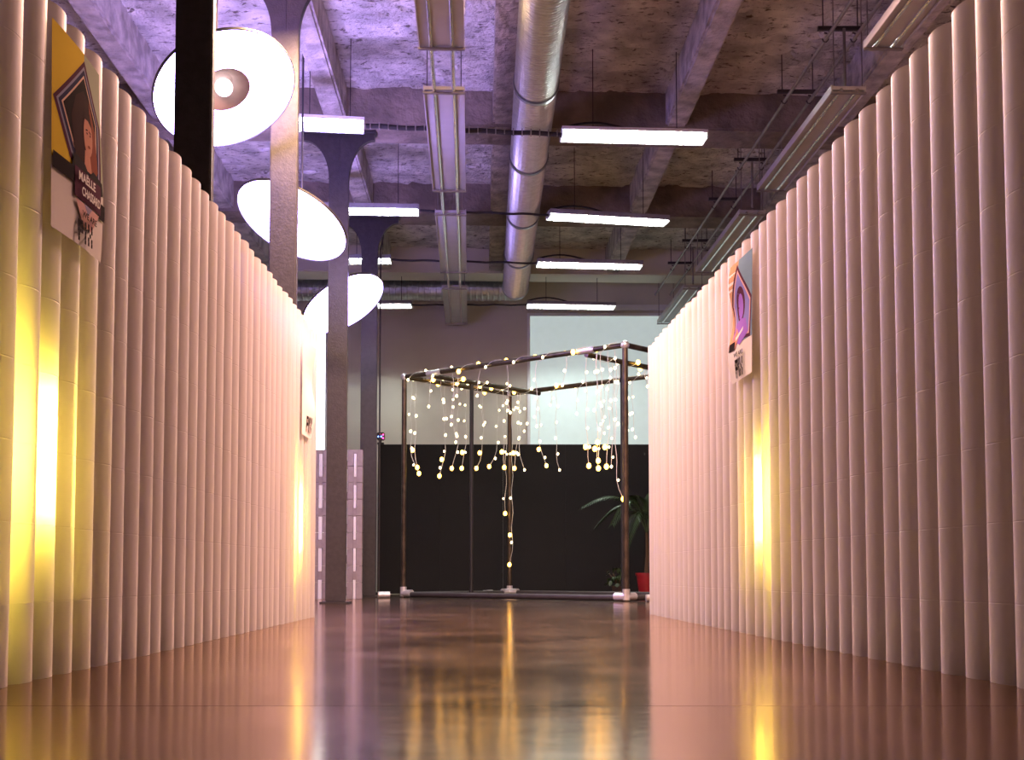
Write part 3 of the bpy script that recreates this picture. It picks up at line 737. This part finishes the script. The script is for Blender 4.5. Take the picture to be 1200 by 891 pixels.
hair = [(.36, .48), (.33, .62), (.42, .74), (.58, .80), (.74, .76), (.82, .62), (.84, .48), (.80, .40), (.45, .40)]
shapes1 = [('yellow_field', [(0, .34), (0, 1), (.62, 1), (.62, .34)], Cy), ('green_field', [(.62, .34), (.62, 1), (1, 1), (1, .34)], Cg),
           ('star_outline', star, Cp), ('star_band', inset(star, .90, sc), Cl), ('star_band', inset(star, .84, sc), Cn), ('star_line', inset(star, .74, sc), Cb), ('star_field', inset(star, .69, sc), Ck),
           ('portrait_hair', hair, Ch), ('portrait_locks', [(.70, .78), (.82, .64), (.86, .44), (.78, .38), (.66, .40), (.70, .55)], Cr),
           ('portrait_neck', [(.58, .50), (.68, .50), (.72, .40), (.56, .40)], Cs), ('portrait_face', ring(.655, .585, .095, .105), Cs),
           ('portrait_fringe', [(.56, .66), (.60, .71), (.70, .71), (.75, .64), (.66, .665)], Ch),
           ('portrait_brow', [(.60, .612), (.645, .618), (.645, .610), (.60, .604)], Ch), ('portrait_brow', [(.67, .618), (.715, .612), (.715, .604), (.67, .610)], Ch),
           ('portrait_eye', ring(.625, .594, .014, .006, 8), Ck), ('portrait_eye', ring(.692, .594, .014, .006, 8), Ck), ('portrait_mouth', ring(.658, .530, .026, .008, 8), Cr),
           ('portrait_jacket', [(.30, .34), (.36, .44), (.56, .42), (.64, .38), (.74, .42), (.94, .40), (.96, .34), (.80, .30), (.40, .30)], Cf),
           ('dark_bar', [(0, .285), (0, .365), (.38, .365), (.38, .285)], Ck), ('dark_bar', [(.84, .205), (.84, .29), (1, .29), (1, .205)], Ck),
           ('name_panel', [(.36, .225), (.36, .375), (.90, .375), (.90, .225)], Cp),
           ('pink_v', [(.38, .215), (.86, .215), (.70, .10), (.52, .10)], Cpk), ('grey_v', [(.54, .215), (.70, .215), (.62, .17)], Cl)]
texts1 = [('MAËLLE', .39, .312, .042, .33, Ctx), ('CHASSARD', .45, .245, .042, .38, Ctx), ('WE ARE', .46, .140, .030, .30, Ck)]
def pix(u, v, s, m):
    """block letters P I X made of squares"""
    out = []; rows_ = {'P': ['111', '101', '111', '100', '100'], 'I': ['1', '1', '1', '1', '1'], 'X': ['101', '101', '010', '101', '101']}
    x = u
    for ch in 'PIX':
        for j, rr in enumerate(rows_[ch]):
            for i, b_ in enumerate(rr):
                if b_ == '1': out.append(('block_letter', [(x + i * s, v + (4 - j) * s * .68), (x + (i + .95) * s, v + (4 - j) * s * .68), (x + (i + .95) * s, v + (4.95 - j) * s * .68), (x + i * s, v + (4.95 - j) * s * .68)], m))
        x += (len(rows_[ch][0]) + .6) * s
    return out
poster(WL, 44, 103, 20, 'portrait_poster', 'yellow poster with dark star, long-haired portrait and name lettering', Cw, shapes1 + pix(.42, .014, .033, Ck), texts1,
       lambda u, v: .004 + .010 * math.sin(u * 2.6) + .012 * (1 - v) + .008 * math.sin(v * 5) * u)
Cteal, Cor, Cvi, Cvb = cmat('print_teal', (.20, .32, .42)), cmat('print_orange', (.62, .36, .20)), cmat('print_violet', (.34, .16, .62)), cmat('print_blue_violet', (.25, .24, .60))
shapes2 = [('orange_field', [(0, .30), (0, 1), (.40, 1), (.40, .30)], Cor), ('teal_field', [(.40, .30), (.40, 1), (1, 1), (1, .30)], Cteal),
           ('star_outline', [(.35, .97), (.98, .62), (.93, .30), (.2, .34), (.03, .66)], Cp), ('star_line', [(.38, .92), (.92, .61), (.88, .33), (.22, .37), (.09, .65)], Cpk), ('star_field', [(.40, .89), (.88, .60), (.85, .35), (.25, .39), (.13, .65)], Cvb),
           ('portrait_hair', ring(.46, .62, .20, .15), Cp), ('portrait_face', ring(.46, .60, .12, .11), Cvi), ('portrait_torso', [(.16, .36), (.26, .48), (.46, .50), (.70, .48), (.84, .35), (.5, .28)], Cvi),
           ('arm', [(.12, .30), (.30, .44), (.46, .36), (.30, .26)], Cs), ('hand_stripe', [(.3, .36), (.62, .42), (.60, .39), (.32, .33)], Cw), ('dark_bar', [(.05, .26), (.05, .33), (.30, .33), (.30, .26)], Ck)]
poster(WR, 865, 888, 288 + 26, 'portrait_poster', 'blue and violet poster with a curved sheet on the pink partition', Cw, shapes2 + pix(.30, .02, .045, Ck), [('WE ARE', .32, .19, .035, .38, Ck)],
       lambda u, v: .006 + .028 * math.sin(v * 5.0 + .4) ** 2 * (1 - u) + .012 * (1 - v))
poster(WL, 350.5, 361.5, 397, 'white_poster', 'white curled poster pinned near the far end of the partition', Cw, [('pale_field', [(.1, .5), (.1, .95), (.9, .95), (.9, .5)], Cw)] + pix(.35, .05, .05, Ck), [],
       lambda u, v: .008 + .03 * (math.sin(v * 4.4 + .3) ** 2) * u)
